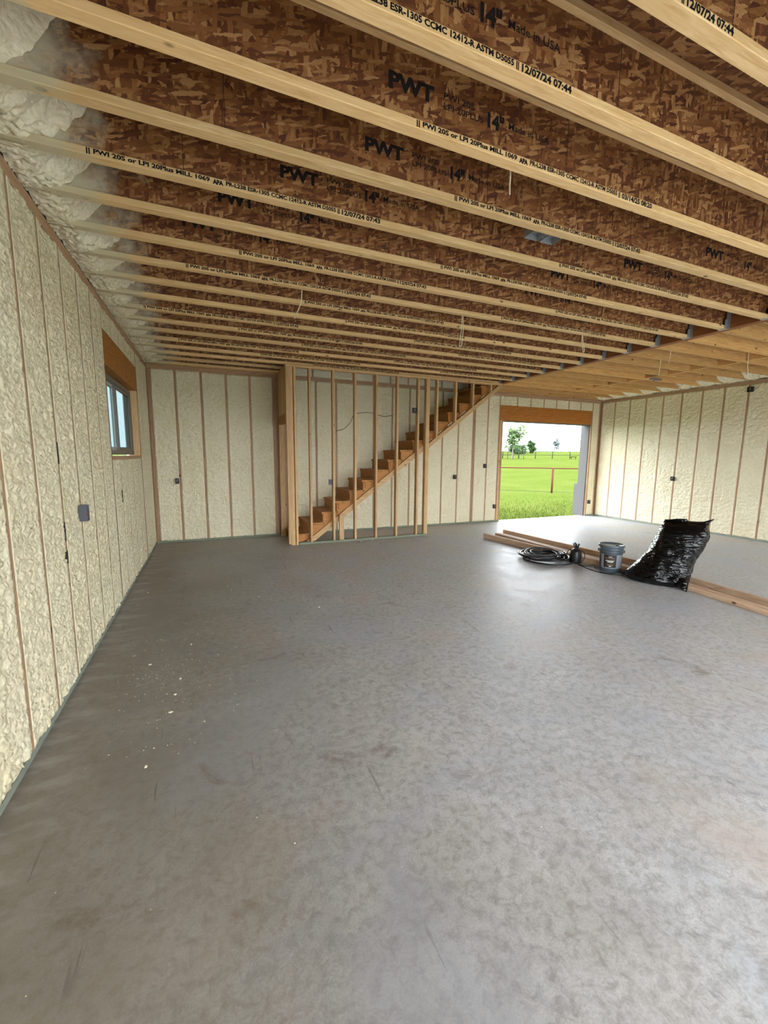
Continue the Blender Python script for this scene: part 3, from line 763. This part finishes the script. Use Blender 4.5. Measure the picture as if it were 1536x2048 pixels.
# ------------------------------------------------------------------ hanging cables
def smooth(pts, n=8):
    P = [Vector(p) for p in pts]; out = []
    for i in range(len(P)-1):
        p0, p1, p2, p3 = P[max(i-1, 0)], P[i], P[i+1], P[min(i+2, len(P)-1)]
        for k in range(n):
            t = k/n; out.append(.5*((2*p1)+(p2-p0)*t+(2*p0-5*p1+4*p2-p3)*t*t+(3*p1-p0-3*p2+p3)*t**3))
    return out+[P[-1]]
def cable(name, base, pts, r, mat, label, cat='cable', group=None, seg=6):
    B = Vector(base)
    o = MB().tube([p-B for p in smooth(pts)], r, seg).build(name, mat, None, base, True)
    return tag(o, label, cat, group)
def drop(x, y, dx, ln, label, loop=False, curl=.03):
    p = [(x, y, H+.12), (x, y, H), (x+dx*.2, y, H-ln*.45), (x+dx, y-.01, H-ln)]
    if loop: p += [(x+dx+.02, y, H-ln-.012), (x+dx+.045, y+.01, H-ln*.9), (x+dx*.2+.03, y+.01, H-ln*.35), (x+.015, y+.01, H+.05)]
    return cable('hanging_cable', (x, y, H), p, .0045, M_WIREW, label)
drop(.856, 3.99+.03, -.075, .25, 'white cable end hanging from a joist nearest the left wall')
drop(2.587, 4.02, -.03, .29, 'white cable loop hanging from joists above the staircase', True)
drop(4.349, 4.03, .02, .17, 'short white cable loop hanging from joists beside the long beam', True)
drop(1.569, 2.01, -.006, .085, 'short thin cable stub under a near printed joist')
drop(6.03, 4.03, -.03, .17, 'white cable tail hanging from lumber joists just past the beam')
drop(6.42, 4.43, -.03, .24, 'long white cable drop hanging from middle of the lumber joists')
drop(7.52, 3.85, .06, .30, 'white cable drop hanging from lumber joists near the right wall')
yb_ = D-.035
cable('stair_cable', (1.9, yb_, 2.2), [(2.36, yb_, 2.04), (2.52, yb_, 2.09), (2.66, yb_, 2.22), (2.72, yb_, 2.36), (2.9, yb_, 2.42), (3.10, yb_, 2.43), (3.36, yb_, 2.37), (3.58, yb_, 2.40)], .006, M_WIREB, 'thin brown cable sagging across the foam behind the stair wall studs')

# ------------------------------------------------------------------ boards on the floor
def board(name, p0, p1, w, t, z, label, group, roll=0):
    a, b = Vector((*p0, z)), Vector((*p1, z)); d = b-a; L = d.length
    o = bpy.data.objects.new(name, None)
    m = MB().box((-w/2, 0, 0), (w/2, L, t)).mesh(name, M_BOARD)
    bm = bmesh.new(); bm.from_mesh(m); bmesh.ops.bevel(bm, geom=list(bm.edges), offset=.003, segments=1, affect='EDGES'); bm.to_mesh(m); bm.free()
    o = bpy.data.objects.new(name, m); o.location = a; o.rotation_euler = (0, 0, math.atan2(-d.x, d.y)); link(o)
    return tag(o, label, 'board', group)
G1 = 'boards behind the hose'; G2 = 'boards right of the rubbish bag'
board('floor_board', (4.86, 6.53), (5.25, 3.42), .038, .089, 0, 'pine board on edge, front one of the boards behind the hose', G1)
board('floor_board', (4.965, 6.30), (5.31, 3.46), .089, .038, 0, 'flat pine board second from the front behind the hose', G1)
board('floor_board', (5.335, 6.72), (5.42, 3.60), .140, .038, 0, 'wide flat pine board with raised end behind the hose', G1)
board('floor_board', (5.50, 6.75), (5.70, 3.62), .038, .089, 0, 'pine board on edge, farthest of the boards behind the hose', G1)
board('floor_board', (5.29, 3.35), (4.93, .60), .089, .038, 0, 'front pine board lying flat right of the rubbish bag', G2)
board('floor_board', (5.40, 3.38), (5.04, .66), .089, .038, 0, 'middle pine board lying flat right of the rubbish bag', G2)
board('floor_board', (5.545, 3.42), (5.17, .64), .038, .089, 0, 'rear pine board on edge right of the rubbish bag', G2)

# ------------------------------------------------------------------ bucket
bk = empty('paint_bucket', (5.085, 3.955, 0)); tag(bk, 'grey plastic paint bucket with wire handle standing beside the rubbish bag', 'bucket')
m = MB(); prof = [(0, .0), (.128, .0), (.131, .006), (.142, .27), (.150, .275), (.150, .285), (.143, .29), (.144, .305), (.153, .31), (.153, .32), (.146, .325), (.147, .345), (.150, .35), (.150, .365)]
m.lathe(prof, 48).build('body', M_BUCK, bk, smooth=True)
m = MB(); m.lathe([(.150, .345), (.159, .347), (.161, .372), (.157, .380), (.150, .380), (.145, .368), (0, .368)], 48).build('lid', M_BLID, bk, smooth=True)
m = MB().lathe([(.022, .368), (.022, .378), (.016, .382), (0, .382)], 20, c=(.03, -.06)).build('spout_cap', M_BLID, bk, smooth=True)
va = math.atan2(-3.955, -5.085)       # direction towards the viewer
def bpatch(nm, a0, a1, z0, z1, mat, off):
    n = 12; V = []; 
    for i in range(n+1):
        a = va+a0+(a1-a0)*i/n
        for z in (z0, z1):
            r = .131+(z-.006)/.264*.011+off; V.append((r*math.cos(a), r*math.sin(a), z))
    Fc = [(2*i, 2*i+2, 2*i+3, 2*i+1) for i in range(n)]
    return MB().add(V, Fc).build(nm, mat, bk, smooth=True)
bpatch('paper_label', -.95, 1.25, .062, .255, M_LABG, .0012)
bpatch('label_picture', -.62, .52, .075, .252, M_LABD, .0020)
for (a0, a1, z0, z1, mm) in ((-.5, .36, .20, .212, M_LABT), (-.42, .3, .163, .172, M_LABW), (-.28, .22, .147, .157, M_LABW), (-.46, .4, .176, .184, M_LABT), (-.18, .12, .215, .232, M_LABG), (-.3, .25, .105, .122, M_LABT), (-.12, .1, .088, .1, M_LABW)):
    bpatch('label_print', a0, a1, z0, z1, mm, .0028)
vt = va+PI/2
hp = [(math.cos(vt+math.pi*i/16)*.163, math.sin(vt+math.pi*i/16)*.163, .30-.115*math.sin(math.pi*i/16)) for i in range(17)]
MB().tube(hp, .0028, 6).build('wire_handle', M_STEEL, bk, smooth=True)
for s in (0, math.pi): MB().lathe([(0, 0), (.016, 0), (.016, .016), (0, .016)], 12).build('handle_lug', M_BLID, bk, (math.cos(vt+s)*.150, math.sin(vt+s)*.150, .29), rot=(0, PI/2, vt+s))

# ------------------------------------------------------------------ black rubbish bag
bc = Vector((5.36, 3.30, 0)); vd = Vector((5.3, 3.35, 0)).normalized(); ud = Vector((vd.y, -vd.x, 0))
tag_bag = empty('rubbish_bag', bc); tag(tag_bag, 'large full black plastic rubbish bag slumped on the boards beside the bucket', 'rubbish bag')
#        z,   centre along view-right u, half width, centre along view depth, half depth
SLC = [(0.00, -.16, .30, -.02, .26), (.03, -.17, .345, -.03, .30), (.08, -.155, .345, -.03, .31), (.16, -.105, .32, -.02, .30), (.25, -.07, .29, .0, .28), (.34, -.03, .275, .01, .27), (.43, .015, .27, .02, .26), (.52, .05, .265, .03, .25), (.60, .075, .262, .03, .235), (.67, .085, .25, .03, .20), (.73, .085, .235, .03, .15), (.77, .09, .22, .03, .09), (.785, .09, .215, .03, .05), (.79, .09, .21, .03, .01)]
nz, na = 70, 96
zs = np.linspace(0, .79, nz); arr = np.array(SLC)
cu_, hw, cv_, hd = [np.interp(zs, arr[:, 0], arr[:, i]) for i in (1, 2, 3, 4)]
def sm(a): 
    k = np.array([1, 2, 3, 2, 1])/9.; return np.convolve(np.pad(a, 2, 'edge'), k, 'valid')
hw, hd, cu_ = sm(hw), sm(hd), sm(cu_)
V = []
for i in range(nz):
    for k in range(na):
        a = 2*PI*k/na; ca, sa = math.cos(a), math.sin(a)
        n_ = 2.5; rr = (abs(ca)**n_+abs(sa)**n_)**(-1/n_)
        dsp = 1.0
        q = np.array([a*3.0]); z_ = np.array([zs[i]])
        cre = float(fbm(q*.7+zs[i]*2, z_*5+np.sin(q)*.6, 3, 2)[0]-.37)
        rg = float(abs(fbm(q*.45+zs[i]*3, z_*13+np.sin(q*.7)*1.0, 11, 2)[0]-.43)); amt = float(np.interp(zs[i], [0, .1, .3, .55, .72], [.3, .8, 1.1, .6, .1]))
        dsp = 1+.16*cre-.55*amt*max(0, .10-rg)
        u = cu_[i]+hw[i]*ca*rr*dsp; v = cv_[i]+hd[i]*sa*rr*dsp
        w = ud*u+vd*v; V.append((w.x, w.y, zs[i]+(.02*cre if 0 < i < nz-1 else 0)))
Fc = [(i*na+k, i*na+(k+1) % na, (i+1)*na+(k+1) % na, (i+1)*na+k) for i in range(nz-1) for k in range(na)]
Fc += [tuple(range(na-1, -1, -1)), tuple((nz-1)*na+k for k in range(na))]
bo = bpy.data.objects.new('bag_body', me_from('bag_body', V, Fc, M_BAG, True)); link(bo, tag_bag)
def flap(nm, pts, th=.006):      # folded plastic corner: polygon in (u, z) with bulging thickness
    c = Vector((sum(p[0] for p in pts)/len(pts), sum(p[1] for p in pts)/len(pts), sum(p[2] for p in pts)/len(pts)))
    P = [ud*p[0]+vd*p[2]+Vector((0, 0, p[1])) for p in pts]; n = len(P); C = ud*c[0]+vd*c[2]+Vector((0, 0, c[1]))
    V = [tuple(p-vd*th*.2) for p in P]+[tuple(p+vd*th*.2) for p in P]+[tuple(C-vd*th*4), tuple(C+vd*th*4)]
    Fc = [(i, (i+1) % n, 2*n) for i in range(n)]+[((i+1) % n+n, i+n, 2*n+1) for i in range(n)]+[(i, i+n, (i+1) % n+n, (i+1) % n) for i in range(n)]
    o = bpy.data.objects.new(nm, me_from(nm, V, Fc, M_BAG, True)); link(o, tag_bag)
flap('bag_corner', [(.24, .74, .03), (.20, .79, .03), (.27, .80, .02), (.365, .845, .02), (.36, .825, .02), (.325, .79, .02), (.31, .70, .02)])
flap('bag_corner', [(-.12, .70, .0), (-.11, .79, .0), (.0, .815, -.01), (.10, .82, .0), (.12, .79, .01), (.05, .74, .0)])
flap('bag_corner', [(.02, .06, -.30), (.10, .14, -.28), (.18, .10, -.24), (.165, .0, -.36), (.155, -.0, -.38)])
flap('bag_corner', [(-.40, .12, .0), (-.52, .05, .02), (-.53, .005, .02), (-.42, .0, -.06), (-.35, .06, -.1)])

# ------------------------------------------------------------------ hose coil, cord bundle, cord
hb = Vector((4.65, 4.78, 0)); pts = []; r_ = random.Random(3)
loops = 9
for i in range(loops*22):
    a = 2*PI*i/22; l = i/22
    R = .27+.05*math.sin(l*2.1)+.03*math.sin(a*2+l); sh = .05*math.sin(l*1.7)
    z = .014+.011*l+.012*math.sin(a*1.5+l*2.2)*min(1, l/3)
    if l < 1.3: R = .36-.04*l
    pts.append((R*1.0*math.cos(a)+sh+(.02 if l < 1.3 else .06), R*1.05*math.sin(a)-sh*.6+(-.05 if l < 1.3 else .04), max(z, .0125)))
ho = MB().tube(pts, .0125, 8).build('garden_hose', M_RUB, None, hb, True); tag(ho, 'black rubber hose coiled in loops on the concrete', 'hose')
MB().tube([(.28, .28, .05), (.30, .32, .05), (.31, .345, .05)], .015, 10).build('hose_coupling', M_STEEL, ho, smooth=True)
ub = empty('cord_bundle', (4.99, 4.46, 0)); tag(ub, 'upright black cord bundle tied at the top beside the hose coil', 'cord bundle')
V = []; nzb, nab = 16, 40
pz = np.linspace(0, .22, nzb); pr = np.interp(pz, [0, .02, .1, .18, .205, .22], [.068, .076, .078, .070, .052, .028])
for i in range(nzb):
    for k in range(nab):
        a = 2*PI*k/nab; r = pr[i]*(1+.07*abs(math.sin(a*7+i*.05))); V.append((r*math.cos(a), r*math.sin(a), pz[i]))
Fc = [(i*nab+k, i*nab+(k+1) % nab, (i+1)*nab+(k+1) % nab, (i+1)*nab+k) for i in range(nzb-1) for k in range(nab)]+[tuple(range(nab-1, -1, -1)), tuple((nzb-1)*nab+k for k in range(nab))]
link(bpy.data.objects.new('wound_cord', me_from('wound_cord', V, Fc, M_RUB, True)), ub)
for i in range(5):
    a = i*1.25; c, s_ = math.cos(a), math.sin(a)
    MB().tube(smooth([(0.02*c, .02*s_, .2), (.03*c, .03*s_, .25), (.045*c, .045*s_, .29+.01*(i % 2)), (.02*c+.015, .02*s_, .26), (.01*c, .01*s_, .21)], 5), .006, 6).build('cord_loop', M_RUB, ub, smooth=True)
for s_ in (-1, 1):
    MB().tube(smooth([(ud.x*s_*.05, ud.y*s_*.05, .2), (ud.x*s_*.11, ud.y*s_*.11, .17), (ud.x*s_*.12, ud.y*s_*.12, .09), (ud.x*s_*.08, ud.y*s_*.08, .01)], 6), .005, 6).build('side_loop', M_RUB, ub, smooth=True)
def gp(x, y, z=.006): return (x, y, z)
cable('power_cord', (5.0, 4.2, 0), [gp(4.95, 4.38), gp(4.93, 4.30), gp(4.99, 4.22), gp(5.03, 4.18, .03), gp(4.98, 4.08), gp(4.90, 3.93), gp(4.925, 3.85), gp(5.0, 3.82), gp(5.06, 3.775, .02), gp(5.09, 3.755, .01)], .006, M_RUB, 'thin black cord snaking from the cord bundle past the bucket', 'cord')
cable('power_cord', (5.0, 4.1, 0), [gp(4.915, 4.34), gp(4.90, 4.24), gp(4.87, 4.12), gp(4.865, 4.0), gp(4.87, 3.9), gp(4.92, 3.80), gp(4.99, 3.74), gp(5.03, 3.70)], .006, M_RUB, 'straighter black cord lying at the foot of the bucket', 'cord')

# ------------------------------------------------------------------ foam crumbs on the floor
cm = MB(); r_ = random.Random(11)
ico = [(0, 0, 1), (.89, 0, .45), (.28, .85, .45), (-.72, .53, .45), (-.72, -.53, .45), (.28, -.85, .45), (.72, .53, -.45), (-.28, .85, -.45), (-.89, 0, -.45), (-.28, -.85, -.45), (.72, -.53, -.45), (0, 0, -1)]
icf = [(0, 1, 2), (0, 2, 3), (0, 3, 4), (0, 4, 5), (0, 5, 1), (1, 6, 2), (2, 7, 3), (3, 8, 4), (4, 9, 5), (5, 10, 1), (6, 7, 2), (7, 8, 3), (8, 9, 4), (9, 10, 5), (10, 6, 1), (11, 7, 6), (11, 8, 7), (11, 9, 8), (11, 10, 9), (11, 6, 10)]
def crumb(x, y, s):
    ex = r_.uniform(.7, 1.6)
    cm.add([(x+v[0]*s*ex*r_.uniform(.8, 1.2), y+v[1]*s*r_.uniform(.8, 1.2), max(0.0005, s*.45+v[2]*s*.45)) for v in ico], icf)
for _ in range(150): crumb(XL+.25+abs(r_.gauss(0, .5)), r_.uniform(2.3, 3.9), r_.choice((.0018, .0025, .003, .004)))
for _ in range(60): crumb(XL+.55+r_.gauss(0, .12), 3.15+r_.gauss(0, .14), r_.choice((.002, .003)))
for x, y in ((-.47, 3.35), (-.25, 3.05), (-.27, 2.85), (-.28, 2.65), (-.36, 2.20), (-.2, 3.6)): crumb(x, y, .010)
for _ in range(70): crumb(r_.uniform(-.7, 3.4), r_.uniform(4.0, 7.4), r_.choice((.004, .005, .007, .009)))
for _ in range(90): crumb(r_.uniform(-.6, 4.5), r_.uniform(1.0, 4.5), r_.choice((.002, .003, .0035)))
for x, y in ((2.95, 7.02), (2.75, 7.08), (2.5, 7.0), (3.1, 6.95)): crumb(x, y, .018)
co = cm.build('foam_crumbs', M_CRUMB); tag(co, 'scattered white crumbs of spray foam on the concrete floor', 'debris', kind='stuff')

# ------------------------------------------------------------------ outside: lawn, fences, trees
def gz(x, y):
    d = math.hypot(x, y)
    return float(np.interp(d, [0, 12, 23, 50, 83, 105, 140, 400], [-.14, -.14, -.1, .45, 1.22, 2.4, 3.4, 4.2]))
gx = [-400, -150, -60, -25, -8, XL-.2, 3, 6.2, 8, XR+.2, 14, 20, 28, 38, 50, 62, 75, 90, 110, 140, 200, 400]
gy = [-400, -150, -60, -25, -10, YF-.2, 3, D+.17, 10, 13, 17, 22, 30, 40, 50, 62, 75, 90, 110, 140, 200, 400]
V = [(x, y, gz(x, y)) for x in gx for y in gy]; n = len(gy); i0, i1 = gx.index(XL-.2), gx.index(XR+.2); j0, j1 = gy.index(YF-.2), gy.index(D+.17)
Fc = [(i*n+j, (i+1)*n+j, (i+1)*n+j+1, i*n+j+1) for i in range(len(gx)-1) for j in range(n-1) if not (i0 <= i < i1 and j0 <= j < j1)]
gr = bpy.data.objects.new('lawn_ground', me_from('lawn_ground', V, Fc, M_GRASS, True)); link(gr); tag(gr, kind='structure')
dw = MB().box((XL-.5, YF-14, -.25), (XR+.5, YF-.17, -.03)).build('bounce_slab', M_CONC); tag(dw, kind='structure')  # unseen slab added to bounce light up to the ceiling
gb = MB(); r_ = random.Random(5)
for _ in range(7000):
    x = r_.uniform(5.6, 15); y = D+.2+abs(r_.gauss(0, 2.2)); z = gz(x, y); h = r_.uniform(.03, .09); a = r_.uniform(0, PI); w = .006
    lx, ly = r_.uniform(-.03, .03), r_.uniform(-.03, .03)
    gb.add([(x-w*math.cos(a), y-w*math.sin(a), z), (x+w*math.cos(a), y+w*math.sin(a), z), (x+lx, y+ly, z+h)], [(0, 1, 2)])
go = gb.build('grass_blades', M_GRASS); tag(go, 'short grass blades growing just outside the open doorway', 'grass', kind='stuff')

def fence(name, posts, rails, r_post, r_rail, mat, label, height, wire=None):
    t = empty(name, (posts[0][0], posts[0][1], gz(*posts[0]))); B = Vector(t.location)
    for x, y in posts:
        z = gz(x, y); MB().tube([(0, 0, -.1), (0, 0, height)], r_post, 8).build('post', mat, t, Vector((x, y, z))-B, True)
    for h in rails:
        MB().tube([Vector((x, y, gz(x, y)+h))-B for x, y in posts], r_rail, 6).build('rail', mat, t, smooth=True)
    if wire:
        for h in wire: MB().tube([Vector((x, y, gz(x, y)+h))-B for x, y in posts], .008, 5).build('wire', M_FENCEG, t, smooth=True)
    return tag(t, label, 'fence')
d_ = Vector((15.69-13.11, 13.96-16.4)).normalized()
nb = [(14.815+d_.x*s, 14.88+d_.y*s) for s in (-8.4, -4.2, 0, 4.2, 8.4)]
fence('pipe_fence', nb, (1.16,), .045, .026, M_FENCEB, 'rust-brown single-rail pipe fence crossing the near lawn', 1.17, (.06,))
e_ = Vector((60.44-56.25, 56.89-61.03)); e_ = e_/2
fp = [(56.25+e_.x*i, 61.03+e_.y*i) for i in range(-4, 6)]
fence('wire_fence', fp, (1.38, .75), .07, .045, M_FENCEG, 'grey post and rail fence across the middle of the field', 1.45)
e2 = Vector((104.47-95.8, 93.2-102.09))/6
fp2 = [(95.8+e2.x*i, 102.09+e2.y*i) for i in range(-7, 10)]
fence('wire_fence', fp2, (1.25, .7), .08, .055, M_FENCEG, 'faint farthest field fence along the horizon', 1.35)
e3 = Vector((54.2-52.0, 62.9-64.7))/3
fence('corral_panel', [(52.0-1.2+e3.x*i, 64.7-1.0+e3.y*i) for i in range(-2, 5)], (1.75, 1.2, .6), .05, .035, M_PALEP, 'pale corral panels below the tall thin tree', 1.8)

def foliage(n, cx, cz, rx, rz_, leaf, seed, clumps=14):
    r = random.Random(seed); m = MB()
    cl = []
    for _ in range(clumps):
        a = r.uniform(0, 2*PI); u = r.uniform(-1, 1); q = r.random()**.5
        s = math.sqrt(1-u*u)*q; cl.append((cx+rx*s*math.cos(a), rx*s*math.sin(a), cz+rz_*u*q))
    for _ in range(n):
        c = r.choice(cl); sg = rx*.22
        p = Vector((r.gauss(c[0], sg), r.gauss(c[1], sg), r.gauss(c[2], sg)))
        a = Vector((r.uniform(-1, 1), r.uniform(-1, 1), r.uniform(-1, 1))).normalized(); b = a.orthogonal().normalized()
        m.add([tuple(p-a*leaf), tuple(p+b*leaf*.45), tuple(p+a*leaf), tuple(p-b*leaf*.45)], [(0, 1, 2, 3)])
    return m, cl
def tree(name, x, y, h, rx, leaf, n, mat, label, cat='tree', seed=1, low=.35, clumps=14):
    z = gz(x, y); t = empty(name, (x, y, z))
    fm, cl = foliage(n, 0, h*(low+1)/2, rx, h*(1-low)/2, leaf, seed, clumps)
    r = random.Random(seed)
    if cat == 'tree':
        MB().tube(smooth([(0, 0, -.1), (.05, 0, h*.3), (-.04, .05, h*.6), (0, 0, h*.92)], 4), [h*.016*(1-.8*i/12) for i in range(13)], 7).build('trunk', M_BARK, t, smooth=True)
    else:
        MB().tube([(0, 0, -.1), (0, 0, h*.6)], h*.03, 6).build('trunk', M_BARK, t, smooth=True)
    for c in cl[:8]:
        zb = max(h*.15, c[2]-abs(c[0])-.3*h*.3)
        MB().tube([(0, 0, zb), (c[0]*.5, c[1]*.5, (zb+c[2])/2+.05), c], [h*.007, h*.005, h*.002], 5).build('branch', M_BARK, t, smooth=True)
    fm.build('foliage', mat, t)
    return tag(t, label, cat)
tree('field_tree', 51.2, 61.46, 6.6, 1.75, .42, 420, M_LEAF, 'tall thin tree with sparse green leaves at left of the field', seed=4, low=.32, clumps=20)
tree('bush', 73.8, 81.55, 2.9, .95, .34, 1600, M_LEAF2, 'round dark green bush standing alone beyond the field fence', 'bush', seed=6, low=.05)
tree('bush', 68.1, 79.9, 1.9, 1.9, .34, 1800, M_LEAF2, 'low spreading hedge behind the tall thin tree', 'bush', seed=8, low=.02, clumps=18)
tree('field_tree', 104.0, 103.6, 4.2, 1.15, .42, 330, M_LEAF3, 'hazy distant tree on the horizon right of the bush', seed=12, low=.1, clumps=20)
# dark iron trestle in the field
tb = empty('trestle_table', (60.1, 55.75, gz(60.1, 55.75))); tag(tb, 'small black trestle standing in the field by the fence', 'trestle')
MB().box((-.5, -.25, .42), (.5, .25, .52)).build('top', M_DARKIRON, tb, rot=(0, 0, -.75))
for s_ in (-1, 1):
    for q_ in (-1, 1): MB().tube([(s_*.42*.73+q_*.15, -s_*.42*.68+q_*.12, .44), (s_*.26*.73+q_*.2, -s_*.26*.68+q_*.16, 0)], .03, 6).build('leg', M_DARKIRON, tb)
